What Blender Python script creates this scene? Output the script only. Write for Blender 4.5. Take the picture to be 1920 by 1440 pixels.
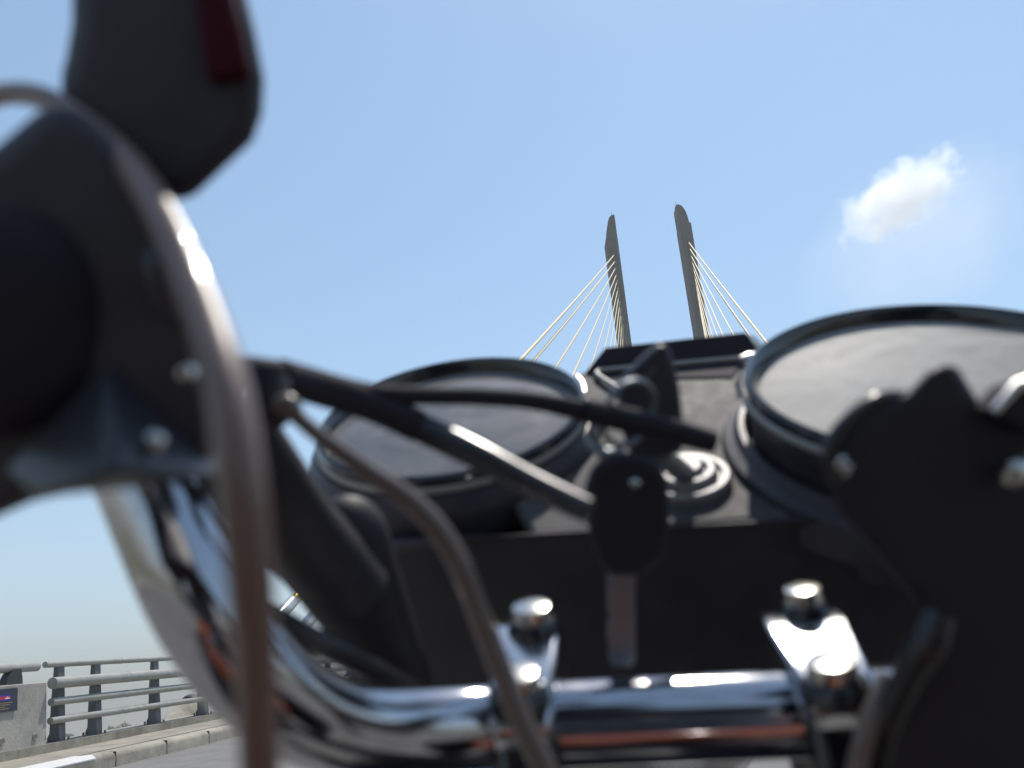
import bpy, bmesh, math, random
from mathutils import Vector as V, Matrix, noise
random.seed(7)
sc = bpy.context.scene
COL = sc.collection
R = math.radians
for o in list(bpy.data.objects): bpy.data.objects.remove(o)

# ------------------------------------------------------------------ camera
EYE = V((0, 0, 1.10)); PITCH = R(20); ROLL = R(5); FPX = 1630.0
_U0 = V((0, -math.sin(PITCH), math.cos(PITCH))); _R0 = V((1, 0, 0))
CF = V((0, math.cos(PITCH), math.sin(PITCH)))
CR = _R0*math.cos(ROLL) - _U0*math.sin(ROLL)
CU = _R0*math.sin(ROLL) + _U0*math.cos(ROLL)
cam = bpy.data.cameras.new('camera'); camo = bpy.data.objects.new('camera', cam); COL.objects.link(camo)
m = Matrix((CR, CU, -CF)).transposed().to_4x4(); m.translation = EYE
camo.matrix_world = m
cam.sensor_width = 36; cam.lens = 36*FPX/1920
cam.clip_start = 0.01; cam.clip_end = 20000
cam.dof.use_dof = True; cam.dof.focus_distance = 40; cam.dof.aperture_fstop = 11.0
sc.camera = camo
def P(x, y, d):
    "point seen at (x, y) of the 1920x1440 photograph, d metres ahead of the lens"
    return EYE + d*(CF + CR*((x-960)/FPX) - CU*((y-720)/FPX))

# ------------------------------------------------------------------ light
SUN_EL, SUN_AZ = R(67), R(28)          # azimuth clockwise from +Y
w = bpy.data.worlds.new("World"); sc.world = w; w.use_nodes = True
nt = w.node_tree; bg = nt.nodes['Background']
sky = nt.nodes.new('ShaderNodeTexSky'); sky.sky_type = 'NISHITA'; sky.sun_disc = False
sky.sun_elevation = SUN_EL; sky.sun_rotation = SUN_AZ
sky.air_density = 1.0; sky.dust_density = 0.3; sky.ozone_density = .9; sky.altitude = 0
hs = nt.nodes.new('ShaderNodeHueSaturation'); hs.inputs['Hue'].default_value = .489; hs.inputs['Saturation'].default_value = .98; hs.inputs['Value'].default_value = 1.0
nt.links.new(sky.outputs[0], hs.inputs['Color']); nt.links.new(hs.outputs[0], bg.inputs[0]); bg.inputs[1].default_value = 0.15
sun = bpy.data.lights.new('sun', 'SUN'); sun.energy = 3.8; sun.angle = R(0.53); sun.color = (1, .94, .85)
suno = bpy.data.objects.new('sun', sun); COL.objects.link(suno)
SD = V((math.sin(SUN_AZ)*math.cos(SUN_EL), math.cos(SUN_AZ)*math.cos(SUN_EL), math.sin(SUN_EL)))
suno.rotation_euler = (-SD).to_track_quat('-Z', 'Y').to_euler(); suno.location = (0, 0, 300)
sc.view_settings.view_transform = 'Standard'; sc.view_settings.look = 'None'
sc.view_settings.exposure = 0.40; sc.view_settings.gamma = 1.0
sc.cycles.volume_step_rate = 1.0; sc.cycles.volume_max_steps = 128
sc.cycles.max_bounces = 10; sc.cycles.volume_bounces = 8

# ------------------------------------------------------------------ materials
def mat(name, col, rough=.5, metal=0., bump=None, var=None, coat=0., spec=.5, bump_scale=200, bump_d=.001, rvar=0):
    m = bpy.data.materials.new(name); m.use_nodes = True
    n = m.node_tree.nodes; l = m.node_tree.links; b = n['Principled BSDF']
    b.inputs['Base Color'].default_value = (*col, 1); b.inputs['Roughness'].default_value = rough
    b.inputs['Metallic'].default_value = metal; b.inputs['Coat Weight'].default_value = coat
    b.inputs['Specular IOR Level'].default_value = spec
    tc = n.new('ShaderNodeTexCoord')
    if var:                                   # (scale, other colour, low, high, detail)
        t = n.new('ShaderNodeTexNoise'); t.inputs['Scale'].default_value = var[0]; t.inputs['Detail'].default_value = 8
        t.inputs['Roughness'].default_value = .65
        r = n.new('ShaderNodeMapRange'); r.inputs[1].default_value = var[2]; r.inputs[2].default_value = var[3]
        x = n.new('ShaderNodeMix'); x.data_type = 'RGBA'
        x.inputs[6].default_value = (*col, 1); x.inputs[7].default_value = (*var[1], 1)
        l.new(tc.outputs['Object'], t.inputs['Vector']); l.new(t.outputs[0], r.inputs[0]); l.new(r.outputs[0], x.inputs[0])
        l.new(x.outputs[2], b.inputs['Base Color'])
        if rvar:
            q = n.new('ShaderNodeMapRange'); q.inputs[1].default_value = .3; q.inputs[2].default_value = .7
            q.inputs[3].default_value = max(.02, rough-rvar); q.inputs[4].default_value = rough+rvar
            l.new(t.outputs[0], q.inputs[0]); l.new(q.outputs[0], b.inputs['Roughness'])
    if bump:
        t2 = n.new('ShaderNodeTexNoise'); t2.inputs['Scale'].default_value = bump_scale; t2.inputs['Detail'].default_value = 6
        bm_ = n.new('ShaderNodeBump'); bm_.inputs['Strength'].default_value = bump; bm_.inputs['Distance'].default_value = bump_d
        l.new(tc.outputs['Object'], t2.inputs['Vector']); l.new(t2.outputs[0], bm_.inputs['Height']); l.new(bm_.outputs[0], b.inputs['Normal'])
    return m
M = {}
M['plastic'] = mat('black plastic', (.040, .035, .044), .45, spec=.35, bump=.15, bump_scale=900, bump_d=.0003, var=(60, (.052, .046, .052), .4, .7), rvar=.06)
M['gloss'] = mat('glossy black', (.012, .012, .016), .2, coat=.4)
M['matte'] = mat('matte sleeve', (.034, .03, .038), .75, spec=.12)
M['bracket'] = mat('worn bracket', (.034, .036, .045), .34, spec=.6)
M['rubber'] = mat('black rubber', (.026, .023, .029), .55, spec=.25, var=(90, (.03, .028, .027), .45, .75))
M['hose'] = mat('hose', (.016, .015, .018), .26, spec=.6, var=(120, (.03, .028, .027), .5, .8))
M['chrome'] = mat('chrome', (.48, .48, .51), .10, 1.0, var=(70, (.38, .36, .36), .42, .75), rvar=.05)
M['lit_edge'] = mat('sunlit edge grey', (.3, .29, .27), .4)  # lighter grey that paints sunlit edges on the black gauge rims and pod
M['satin'] = mat('satin aluminium', (.75, .73, .7), .38, 1.0)
M['cap'] = mat('clamp chrome', (.62, .63, .66), .15, 1.0, var=(260, (.5, .48, .47), .45, .7), rvar=.05)
M['lock'] = mat('worn lock rings', (.26, .24, .235), .45, var=(300, (.16, .15, .15), .4, .7))
M['steel'] = mat('zinc bolt', (.62, .6, .55), .22, 1.0, var=(300, (.4, .38, .35), .4, .7), rvar=.08)
M['key_metal'] = mat('key metal', (.24, .26, .28), .4, 1.0)
M['brown'] = mat('brown cable sheath', (.2, .125, .1), .42, var=(40, (.2, .13, .1), .4, .7), coat=.3)
M['brown2'] = mat('grey brown cable sheath', (.13, .095, .08), .33, var=(60, (.17, .13, .11), .4, .7), coat=.3)
M['console'] = mat('dusty console plastic', (.06, .056, .06), .62, spec=.12, var=(140, (.1, .092, .092), .4, .7), rvar=.06, bump=.1, bump_scale=500, bump_d=.0003)
M['dial'] = mat('dial', (.02, .02, .022), .5)
M['red'] = mat('red switch', (.055, .006, .012), .65, spec=.15)
M['orange'] = mat('orange paint', (.75, .12, .02), .15, coat=1.)
M['tankblack'] = mat('black paint', (.012, .012, .014), .1, coat=1.)
M['white'] = mat('white ink', (.8, .8, .8), .5)
M['orange_n'] = mat('needle', (.8, .12, .03), .5)
M['cloth'] = mat('dark shirt', (.02, .022, .03), .9, var=(30, (.03, .03, .04), .3, .7))
M['jeans'] = mat('jeans', (.02, .03, .07), .9)
M['skin'] = mat('skin', (.35, .19, .12), .5)
M['hair'] = mat('hair', (.01, .01, .01), .6)
M['concrete'] = mat('weathered concrete', (.38, .36, .32), .9, var=(2.1, (.25, .24, .215), .42, .7), bump=.5, bump_scale=25, bump_d=.01)
M['concrete2'] = mat('kerb concrete', (.36, .33, .27), .9, var=(2.3, (.2, .18, .15), .4, .68), bump=.5, bump_scale=30, bump_d=.01)
M['pylon'] = mat('pylon concrete', (.12, .11, .105), .85, var=(.25, (.085, .078, .075), .35, .7), bump=.3, bump_scale=3, bump_d=.05)
M['whitepaint'] = mat('white kerb paint', (.58, .58, .56), .7, var=(6, (.5, .49, .46), .5, .8))
M['asphalt'] = mat('asphalt', (.13, .125, .12), .85, var=(1.5, (.19, .18, .165), .35, .7), bump=.6, bump_scale=90, bump_d=.006)
M['walk'] = mat('walkway', (.3, .27, .22), .9, var=(1.6, (.17, .155, .135), .4, .7), bump=.3, bump_scale=30, bump_d=.008)
M['rail'] = mat('painted rail', (.33, .33, .3), .5, var=(3, (.22, .215, .19), .4, .75), bump=.2, bump_scale=60, bump_d=.003)
M['post'] = mat('painted post', (.12, .125, .14), .55, var=(4, (.08, .08, .09), .4, .7))
M['joint'] = mat('joint filler', (.04, .035, .03), .95)
M['cable'] = mat('stay sheath', (.8, .62, .34), .5)
M['socket'] = mat('galvanised socket', (.5, .51, .5), .3, .55, var=(3, (.38, .38, .37), .4, .7))
M['brass'] = mat('brass collar', (.65, .42, .1), .35, .8)
M['ring'] = mat('dark steel flange', (.04, .042, .045), .6)
M['plaque'] = mat('plaque', (.018, .022, .045), .35)
M['flagred'] = mat('flag red', (.55, .02, .03), .5); M['flagblue'] = mat('flag blue', (.02, .03, .28), .5)
M['gold'] = mat('gold lettering', (.4, .3, .12), .5)
M['paint'] = mat('road paint', (.7, .7, .66), .8, var=(8, (.45, .44, .4), .5, .75))
M['bark'] = mat('bark', (.08, .06, .045), .9)
M['leaf'] = mat('leaf', (.04, .07, .025), .6, var=(.3, (.07, .1, .035), .35, .65))
M['land'] = mat('fields', (.07, .1, .04), .9, var=(.01, (.16, .13, .07), .4, .6))
M['tyre'] = mat('tyre', (.02, .02, .02), .8)
def water_mat():
    m = mat('river water', (.05, .06, .05), .12)
    n = m.node_tree.nodes; l = m.node_tree.links
    t = n.new('ShaderNodeTexNoise'); t.inputs['Scale'].default_value = .6; t.inputs['Detail'].default_value = 5
    b = n.new('ShaderNodeBump'); b.inputs['Distance'].default_value = .15; b.inputs['Strength'].default_value = .5
    tc = n.new('ShaderNodeTexCoord'); l.new(tc.outputs['Object'], t.inputs['Vector'])
    l.new(t.outputs[0], b.inputs['Height']); l.new(b.outputs[0], n['Principled BSDF'].inputs['Normal']); return m
M['water'] = water_mat()
def lens_mat(name, dust, lo, hi, fmin=.1, fmax=.6, rough=.65, grough=.04, gscale=1.):
    "clear plastic lens with a film of dust on it"
    m = bpy.data.materials.new(name); m.use_nodes = True; n = m.node_tree.nodes; l = m.node_tree.links
    b = n['Principled BSDF']; out = n['Material Output']
    b.inputs['Base Color'].default_value = (*dust, 1); b.inputs['Roughness'].default_value = rough
    b.inputs['Specular IOR Level'].default_value = .15
    tr = n.new('ShaderNodeBsdfTransparent'); gl = n.new('ShaderNodeBsdfGlossy'); gl.inputs['Roughness'].default_value = grough
    fr = n.new('ShaderNodeFresnel'); fr.inputs[0].default_value = 1.5
    mx = n.new('ShaderNodeMixShader'); mx2 = n.new('ShaderNodeMixShader')
    tc = n.new('ShaderNodeTexCoord'); t = n.new('ShaderNodeTexNoise'); t.inputs['Scale'].default_value = 34; t.inputs['Detail'].default_value = 10
    t.inputs['Roughness'].default_value = .62; t.inputs['Distortion'].default_value = .7
    r = n.new('ShaderNodeMapRange'); r.inputs[1].default_value = lo; r.inputs[2].default_value = hi; r.inputs[3].default_value = fmin; r.inputs[4].default_value = fmax
    l.new(tc.outputs['Object'], t.inputs['Vector']); l.new(t.outputs[0], r.inputs[0]); l.new(r.outputs[0], mx.inputs[0])
    l.new(tr.outputs[0], mx.inputs[1]); l.new(b.outputs[0], mx.inputs[2])
    gs = n.new('ShaderNodeMath'); gs.operation = 'MULTIPLY'; gs.inputs[1].default_value = gscale; l.new(fr.outputs[0], gs.inputs[0]); l.new(gs.outputs[0], mx2.inputs[0]); l.new(mx.outputs[0], mx2.inputs[1]); l.new(gl.outputs[0], mx2.inputs[2])
    l.new(mx2.outputs[0], out.inputs[0]); return m
M['lensL'] = lens_mat('dusty lens', (.34, .33, .34), .3, .7, .3, .6)
M['lensR'] = lens_mat('very dusty lens', (.29, .285, .28), .36, .64, .45, .85, grough=.62, gscale=.25)

# ------------------------------------------------------------------ object helpers
def tag(o, label=None, cat=None, group=None, kind=None):
    if label: o['label'] = label
    if cat: o['category'] = cat
    if group: o['group'] = group
    if kind: o['kind'] = kind
    return o
def empty(name, loc, label=None, cat=None, group=None):
    o = bpy.data.objects.new(name, None); COL.objects.link(o); o.location = loc; o.empty_display_size = .1
    return tag(o, label, cat, group)
def wloc(o):
    p = V(o.location); q = o.parent
    while q: p = p + V(q.location); q = q.parent
    return p
def obj(name, bm, mt, parent=None, origin=None, smooth=True, bevel=0, seg=3, angle=35):
    "link bm (world coordinates) as one mesh object; its origin goes to origin or the centre of the mesh"
    bmesh.ops.recalc_face_normals(bm, faces=bm.faces)
    c = origin if origin is not None else sum((v.co for v in bm.verts), V())/len(bm.verts)
    c = V(c)
    for v in bm.verts: v.co -= c
    me = bpy.data.meshes.new(name); bm.to_mesh(me); bm.free()
    if smooth:
        for p in me.polygons: p.use_smooth = True
        me.set_sharp_from_angle(angle=R(angle))
    me.materials.append(M[mt] if isinstance(mt, str) else mt)
    o = bpy.data.objects.new(name, me); COL.objects.link(o)
    if parent: o.parent = parent; o.location = c - wloc(parent)
    else: o.location = c
    if bevel:
        b = o.modifiers.new('bevel', 'BEVEL'); b.width = bevel; b.segments = seg; b.limit_method = 'ANGLE'; b.angle_limit = R(30)
    return o
def spline(pts, n=8):
    "Catmull-Rom through pts (each a tuple of a Vector and a radius)"
    out = []
    for i in range(len(pts)-1):
        p0 = pts[max(i-1, 0)]; p1 = pts[i]; p2 = pts[i+1]; p3 = pts[min(i+2, len(pts)-1)]
        for k in range(n):
            t = k/n
            f = lambda a, b, c, d: .5*((2*b)+(c-a)*t+(2*a-5*b+4*c-d)*t*t+(-a+3*b-3*c+d)*t**3)
            out.append((f(p0[0], p1[0], p2[0], p3[0]), f(p0[1], p1[1], p2[1], p3[1])))
    out.append(pts[-1]); return out
def tube(bm, pts, seg=24, caps=True, sx=1.0):
    rings = []; prev = None
    for i, (p, r) in enumerate(pts):
        a = pts[max(i-1, 0)][0]; b = pts[min(i+1, len(pts)-1)][0]; t = (b-a).normalized()
        if prev is None:
            u = t.cross(V((0, 0, 1)));
            if u.length < .1: u = t.cross(V((0, 1, 0)))
            u.normalize()
        else:
            u = (prev - t*prev.dot(t)).normalized()
        prev = u; v = t.cross(u)
        rings.append([bm.verts.new(p + u*math.cos(2*math.pi*k/seg)*r*sx + v*math.sin(2*math.pi*k/seg)*r) for k in range(seg)])
    for A, B in zip(rings, rings[1:]):
        for k in range(seg): bm.faces.new((A[k], A[(k+1) % seg], B[(k+1) % seg], B[k]))
    if caps: bm.faces.new(rings[0]); bm.faces.new(rings[-1])
    return bm
def frame(n, hint=V((1, 0, 0))):
    n = n.normalized(); a = (hint - n*hint.dot(n)).normalized(); return a, n.cross(a), n
def lathe(bm, c, axis, prof, seg=64, hint=V((1, 0, 0)), closed=False):
    "prof: (radius, height along axis)"
    a, b, n = frame(axis, hint); rings = []
    for r, h in prof:
        if r < 1e-7: rings.append([bm.verts.new(c+n*h)])
        else: rings.append([bm.verts.new(c+n*h+(a*math.cos(2*math.pi*k/seg)+b*math.sin(2*math.pi*k/seg))*r) for k in range(seg)])
    def join(A, B):
        for k in range(seg):
            k2 = (k+1) % seg
            if len(A) == 1 and len(B) == 1: return
            if len(A) == 1: bm.faces.new((A[0], B[k2], B[k]))
            elif len(B) == 1: bm.faces.new((A[k], A[k2], B[0]))
            else: bm.faces.new((A[k], A[k2], B[k2], B[k]))
    for A, B in zip(rings, rings[1:]): join(A, B)
    if closed: join(rings[-1], rings[0])
    return bm
def boxo(bm, c, ax, ay, az, sx, sy, sz):
    "box with half sizes along three axes"
    vs = [bm.verts.new(c + ax*sx*i + ay*sy*j + az*sz*k) for i in (-1, 1) for j in (-1, 1) for k in (-1, 1)]
    for f in ((0, 1, 3, 2), (4, 6, 7, 5), (0, 4, 5, 1), (2, 3, 7, 6), (0, 2, 6, 4), (1, 5, 7, 3)): bm.faces.new([vs[i] for i in f])
    return bm
def prism(bm, front, off):
    "closed solid between polygon front and the same polygon moved by off (Vector or list)"
    offs = off if isinstance(off, list) else [off]*len(front)
    A = [bm.verts.new(p) for p in front]; B = [bm.verts.new(p+o) for p, o in zip(front, offs)]
    n = len(A); bm.faces.new(A); bm.faces.new(B[::-1])
    for i in range(n): bm.faces.new((A[i], B[i], B[(i+1) % n], A[(i+1) % n]))
    return bm
def copy_tree(o, parent=None):
    c = o.copy(); COL.objects.link(c); c.parent = parent
    for ch in list(o.children): copy_tree(ch, c)
    return c
def ray(x, y, t): return (P(x, y, 1)-EYE).normalized()*t
def rtube(pix, n=8):   # pixel path (x, y, depth, radius) -> smooth list
    return spline([(P(x, y, d), r) for x, y, d, r in pix], n)

# ------------------------------------------------------------------ bridge deck frame
RY, RG = R(7.78), R(3.3)      # heading and grade of the carriageway
DR = V((math.cos(RY), -math.sin(RY), 0)); DFh = V((math.sin(RY), math.cos(RY), 0))
DF = DFh*math.cos(RG) + V((0, 0, math.sin(RG))); DU = DR.cross(DF)
D0 = V((0, 0, .03)); CURV = 1050.0
def curve(s): return (s-35)**2/(2*CURV) if s > 35 else 0.
def D(x, s, z): return D0 + DR*(x + curve(s)) + DF*s + DU*z
SST = [-30, -15, -5, 0, 4, 8, 9, 10, 11, 12, 13, 14, 16, 18, 20, 24, 28, 32, 36, 42, 50, 60, 75, 90, 110, 130, 150, 170, 190, 210, 240, 280, 330]
def sweep(bm, prof, s0, s1, closed=True, caps=True):
    ss = [s0] + [s for s in SST if s0 < s < s1] + [s1]
    rings = [[bm.verts.new(D(x, s, z)) for x, z in prof] for s in ss]; n = len(prof)
    for A, B in zip(rings, rings[1:]):
        for k in range(n if closed else n-1): bm.faces.new((A[k], A[(k+1) % n], B[(k+1) % n], B[k]))
    if caps and closed: bm.faces.new(rings[0]); bm.faces.new(rings[-1])
    return bm
def structure(name, bm, mt, **k): return tag(obj(name, bm, mt, **k), kind='structure')

# setting
ZL = -12.0
b = bmesh.new()
N = 24
for i in range(N+1):
    for j in range(N+1): b.verts.new((-3800+7600*i/N, -3800+7600*j/N, ZL))
b.verts.ensure_lookup_table()
for i in range(N):
    for j in range(N): b.faces.new([b.verts[q] for q in (i*(N+1)+j, (i+1)*(N+1)+j, (i+1)*(N+1)+j+1, i*(N+1)+j+1)])
structure('ground', b, 'land', smooth=False)
b = bmesh.new()   # the river, a wide sheet with a ragged bank
def bank(k, base, amp, side):
    x = -3700+7400*k/60; return V((x, base + amp*noise.noise(V((x*.002, side, 0))) , ZL+.05))
A = [b.verts.new(bank(k, 60, 30, 1)) for k in range(61)]; B = [b.verts.new(bank(k, 620, 60, 5)) for k in range(61)]
for k in range(60): b.faces.new((A[k], A[k+1], B[k+1], B[k]))
structure('river', b, 'water', smooth=False)
WL, WR = -7.5, 7.6
b = sweep(bmesh.new(), [(WL-.02, 0), (WR+.02, 0), (WR+.02, -.3), (WL-.02, -.3)], -30, 330); structure('road', b, 'asphalt', smooth=False)
b = sweep(bmesh.new(), [(-9.5, -.31), (9.6, -.31), (9.6, -1.0), (6.5, -2.2), (-6.4, -2.2), (-9.5, -1.0)], -30, 330); structure('bridge_deck', b, 'concrete', smooth=False)
b = bmesh.new()
for s0 in range(-28, 300, 6):
    ss = [s0, s0+2.5]; q = [b.verts.new(D(x, s, .006)) for s in ss for x in (-.07, .07)]; b.faces.new((q[0], q[1], q[3], q[2]))
structure('lane_marking', b, 'paint', smooth=False)
for sg, nm in ((-1, 'walkway'), (1, 'walkway')):
    e = WL if sg < 0 else WR; y = lambda d: e + sg*d
    b = sweep(bmesh.new(), [(y(.27), .215), (y(1.28), .225), (y(1.28), -.3), (y(.27), -.3)], -30, 330); structure(nm, b, 'walk', smooth=False)
    # kerb blocks with rounded nose and open joints
    kb = bmesh.new(); s = 11.35
    while s < 330:
        ln = .5 if s < 11.8 else 1.3 if s < 60 else 30
        prof = [(y(0), -.2), (y(0), .13), (y(.015), .17), (y(.05), .195), (y(.1), .205), (y(.265), .205), (y(.265), -.2)]
        sweep(kb, prof, s+.012, min(s+ln-.012, 330)); s += ln
    structure('kerb', kb, 'concrete2', angle=50)
    kb = bmesh.new(); sweep(kb, [(y(-.05), -.2), (y(-.05), .16), (y(.26), .2), (y(.26), -.2)], -20, 11.31); structure('kerb', kb, 'concrete2', smooth=False)
    kb = bmesh.new()
    prof = [(y(-.052), .155), (y(-.052), .172), (y(.0), .215), (y(.265), .218), (y(.265), .19)]
    sweep(kb, prof, -20, 11.32); o = structure('painted_kerb', kb, 'whitepaint', smooth=False)
    b = sweep(bmesh.new(), [(y(1.283), .345), (y(1.87), .345), (y(1.87), -.3), (y(1.283), -.3)], -30, 330); structure('edge_beam', b, 'concrete2', smooth=False)
kb = bmesh.new()       # dark joint gaps of the left kerb
for s in (11.85, 13.15, 14.45, 15.75): boxo(kb, D(WL-.13, s, 0), DR, DF, DU, .125, .011, .196)
structure('kerb_joint', kb, 'joint', smooth=False)

# bridge railing: posts > rails, left side seen, right side the same
def railing(sg, s0, s1, first, name_label):
    X = lambda d: sg*(8.93+d)
    root = empty('bridge_railing', D(X(0), s0, .3), name_label, 'railing')
    def post(s):
        pb = bmesh.new()
        prof = [(-.07, .32), (.12, .32), (.12, .4), (.085, .46), (.06, .9), (.015, 1.405), (-.055, 1.405), (-.06, .9), (-.07, .5)]
        prof = [(X(a+.1*(z-.3)*.6), z) for a, z in prof]
        fr = [D(x, s-.075, z) for x, z in prof]; prism(pb, fr, DF*.15)
        return pb
    s = first; ps = []
    for k in range(60):
        if k == 0: s = first
        elif k == 1: s = first+.9
        else: s += 1.72
        if s > s1: break
        o = obj('post', post(s), 'post', root, smooth=False)
        if k < 14:
            fb = bmesh.new(); boxo(fb, D(X(.02), s, .335), DR, DF, DU, .15, .12, .014)
            for a in (-1, 1):
                for c in (-1, 1): lathe(fb, D(X(.02)+a*.125, s+c*.09, .345), DU, [(0, .05), (.018, .05), (.018, 0)], 8)
            obj('base_plate', fb, 'post', o, smooth=False)
    for r, off, z in ((.045, .03, 1.44), (.082, -.105, 1.17), (.055, -.105, .908), (.05, -.105, .65)):
        sa = s0
        rb = bmesh.new(); st = [sa] + [q for q in SST if sa < q < s1] + [s1]
        tube(rb, [(D(X(off), q, z), r) for q in st], 20)
        ro = obj('rail', rb, 'rail', root, angle=50)
        for q in (s0+1.9, s0+7.9, s0+13.9, s0+19.9, s0+25.9):
            obj('rail_sleeve', tube(bmesh.new(), [(D(X(off), q-.016, z), r+.004), (D(X(off), q+.016, z), r+.004)], 20), 'rail', ro, angle=50)
    return root
railing(-1, 12.27, 180, 12.62, 'grey steel four-rail bridge railing on the left edge, seen under the handlebar')
railing(1, -10, 180, -9.5, 'grey steel four-rail railing on the right edge, behind the instruments')
# concrete parapet block with its own rail
root = empty('parapet_block', D(-8.95, 11, .2), 'stained grey concrete parapet block at the start of the left railing, carrying a short rail', 'parapet')
b = bmesh.new(); prism(b, [D(-8.80, 3, .2), D(-9.2, 3, .2), D(-9.2, 3, 1.195), D(-8.86, 3, 1.195)], DF*9.2)
obj('block', b, 'concrete', root, bevel=.012, seg=2)
b = bmesh.new()
for s, z in ((11.3, .48), (11.95, .47), (10.4, .48), (10.7, .95)):
    obj('tie_hole', lathe(bmesh.new(), D(-8.812, s, z), DR, [(0, .004), (.03, .004), (.034, .012), (.05, .012), (.052, -.02)], 20), 'concrete2', root)
b = bmesh.new(); tube(b, [(D(-8.98, 3, 1.42), .064), (D(-8.98, 12.12, 1.42), .064), (D(-8.98, 12.14, 1.42), .055)], 24)
ro = obj('rail', b, 'rail', root, angle=50)
for s in (11.62, 9.0, 6.4):
    b = bmesh.new(); pr = [(-.2, 1.196), (.14, 1.196), (.12, 1.30), (.09, 1.40), (-.06, 1.40), (-.13, 1.33), (-.17, 1.27)]
    prism(b, [D(-9.03, s+a, z) for a, z in pr], DR*.12); obj('rail_bracket', b, 'ring', root, smooth=False)
# plaque on the block
pl = empty('plaque', D(-8.84, 11.4, 1.0), 'dark blue plaque bearing the flag of Cambodia on the concrete parapet block', 'plaque')
FN = (DR + DU*.058).normalized(); UPN = DF.cross(FN); UPN = UPN if UPN.z > 0 else -UPN
PC = D(-8.835, 11.2, 1.0)
def PQ(a, z, h): return PC + DF*a + UPN*z + FN*h      # a along the wall (+ away), z up
b = bmesh.new(); boxo(b, PQ(0, 0, .006), DF, UPN, FN, .36, .148, .006); obj('board', b, 'plaque', pl, smooth=False, bevel=.002)
def rect(a0, a1, z0, z1, h, mt, nm):
    b = bmesh.new(); boxo(b, PQ((a0+a1)/2, (z0+z1)/2, h), DF, UPN, FN, abs(a1-a0)/2, abs(z1-z0)/2, .001); return obj(nm, b, mt, pl, smooth=False)
rect(-.1, .215, .048, .068, .0135, 'flagblue', 'flag_stripe'); rect(-.1, .215, .012, .0478, .0135, 'flagred', 'flag_stripe'); rect(-.1, .215, -.008, .0118, .0135, 'flagblue', 'flag_stripe')
b = bmesh.new()
pts = [(.157+(a-.065)*.58, z) for a, z in [(-.02, .014), (.15, .014), (.15, .02), (.138, .02), (.134, .034), (.126, .034), (.122, .022), (.1, .022), (.092, .038), (.084, .038), (.08, .024), (.074, .024), (.07, .045), (.06, .045), (.056, .024), (.05, .024), (.046, .038), (.038, .038), (.03, .022), (.008, .022), (.004, .034), (-.004, .034), (-.008, .02), (-.02, .02)]]
prism(b, [PQ(a, z, .0148) for a, z in pts], FN*.0015); obj('temple_emblem', b, 'white', pl, smooth=False)
b = bmesh.new()
for k, (a0, a1) in enumerate(((-.3, .24), (-.3, .2), (-.3, .12), (-.3, .16))):
    z = -.035-.026*k; a = a0
    while a < a1:
        wd = random.uniform(.015, .04); boxo(b, PQ(a+wd/2, z, .0135), DF, UPN, FN, wd/2, .0045, .001); a += wd+.01
obj('lettering', b, 'gold', pl, smooth=False)

# ------------------------------------------------------------------ pylons and stays
def zat(x, y, py):
    "height z at which the vertical line through (x, y) crosses image row py"
    lo, hi = -50., 400.
    for _ in range(60):
        z = (lo+hi)/2; q = V((x, y, z))-EYE; row = 720-FPX*q.dot(CU)/q.dot(CF)
        if row > py: lo = z
        else: hi = z
    return lo
PD = 178.0
base = {-1: P(1243, 1195, PD), 1: P(1408, 1190, PD)}
tops = {-1: (412, 453, [478, 490, 501.6, 514, 525, 538.7, 551, 564, 577.5, 592, 607.6]),
        1: (391.5, 425, [454, 466, 478, 490, 502, 515.7, 529, 541.5, 554, 568, 581])}
SL = {-1: [17.4, 19.6, 27.2, 37.5, 51, 64, 76, 88, 100, 112, 124], 1: [28.3, 32, 39.3, 48, 55.5, 66, 76, 88, 100, 112, 124]}
ORD = ['', 'second', 'third', 'fourth', 'fifth', 'sixth', 'seventh', 'eighth', 'ninth', 'tenth', 'innermost']
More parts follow.
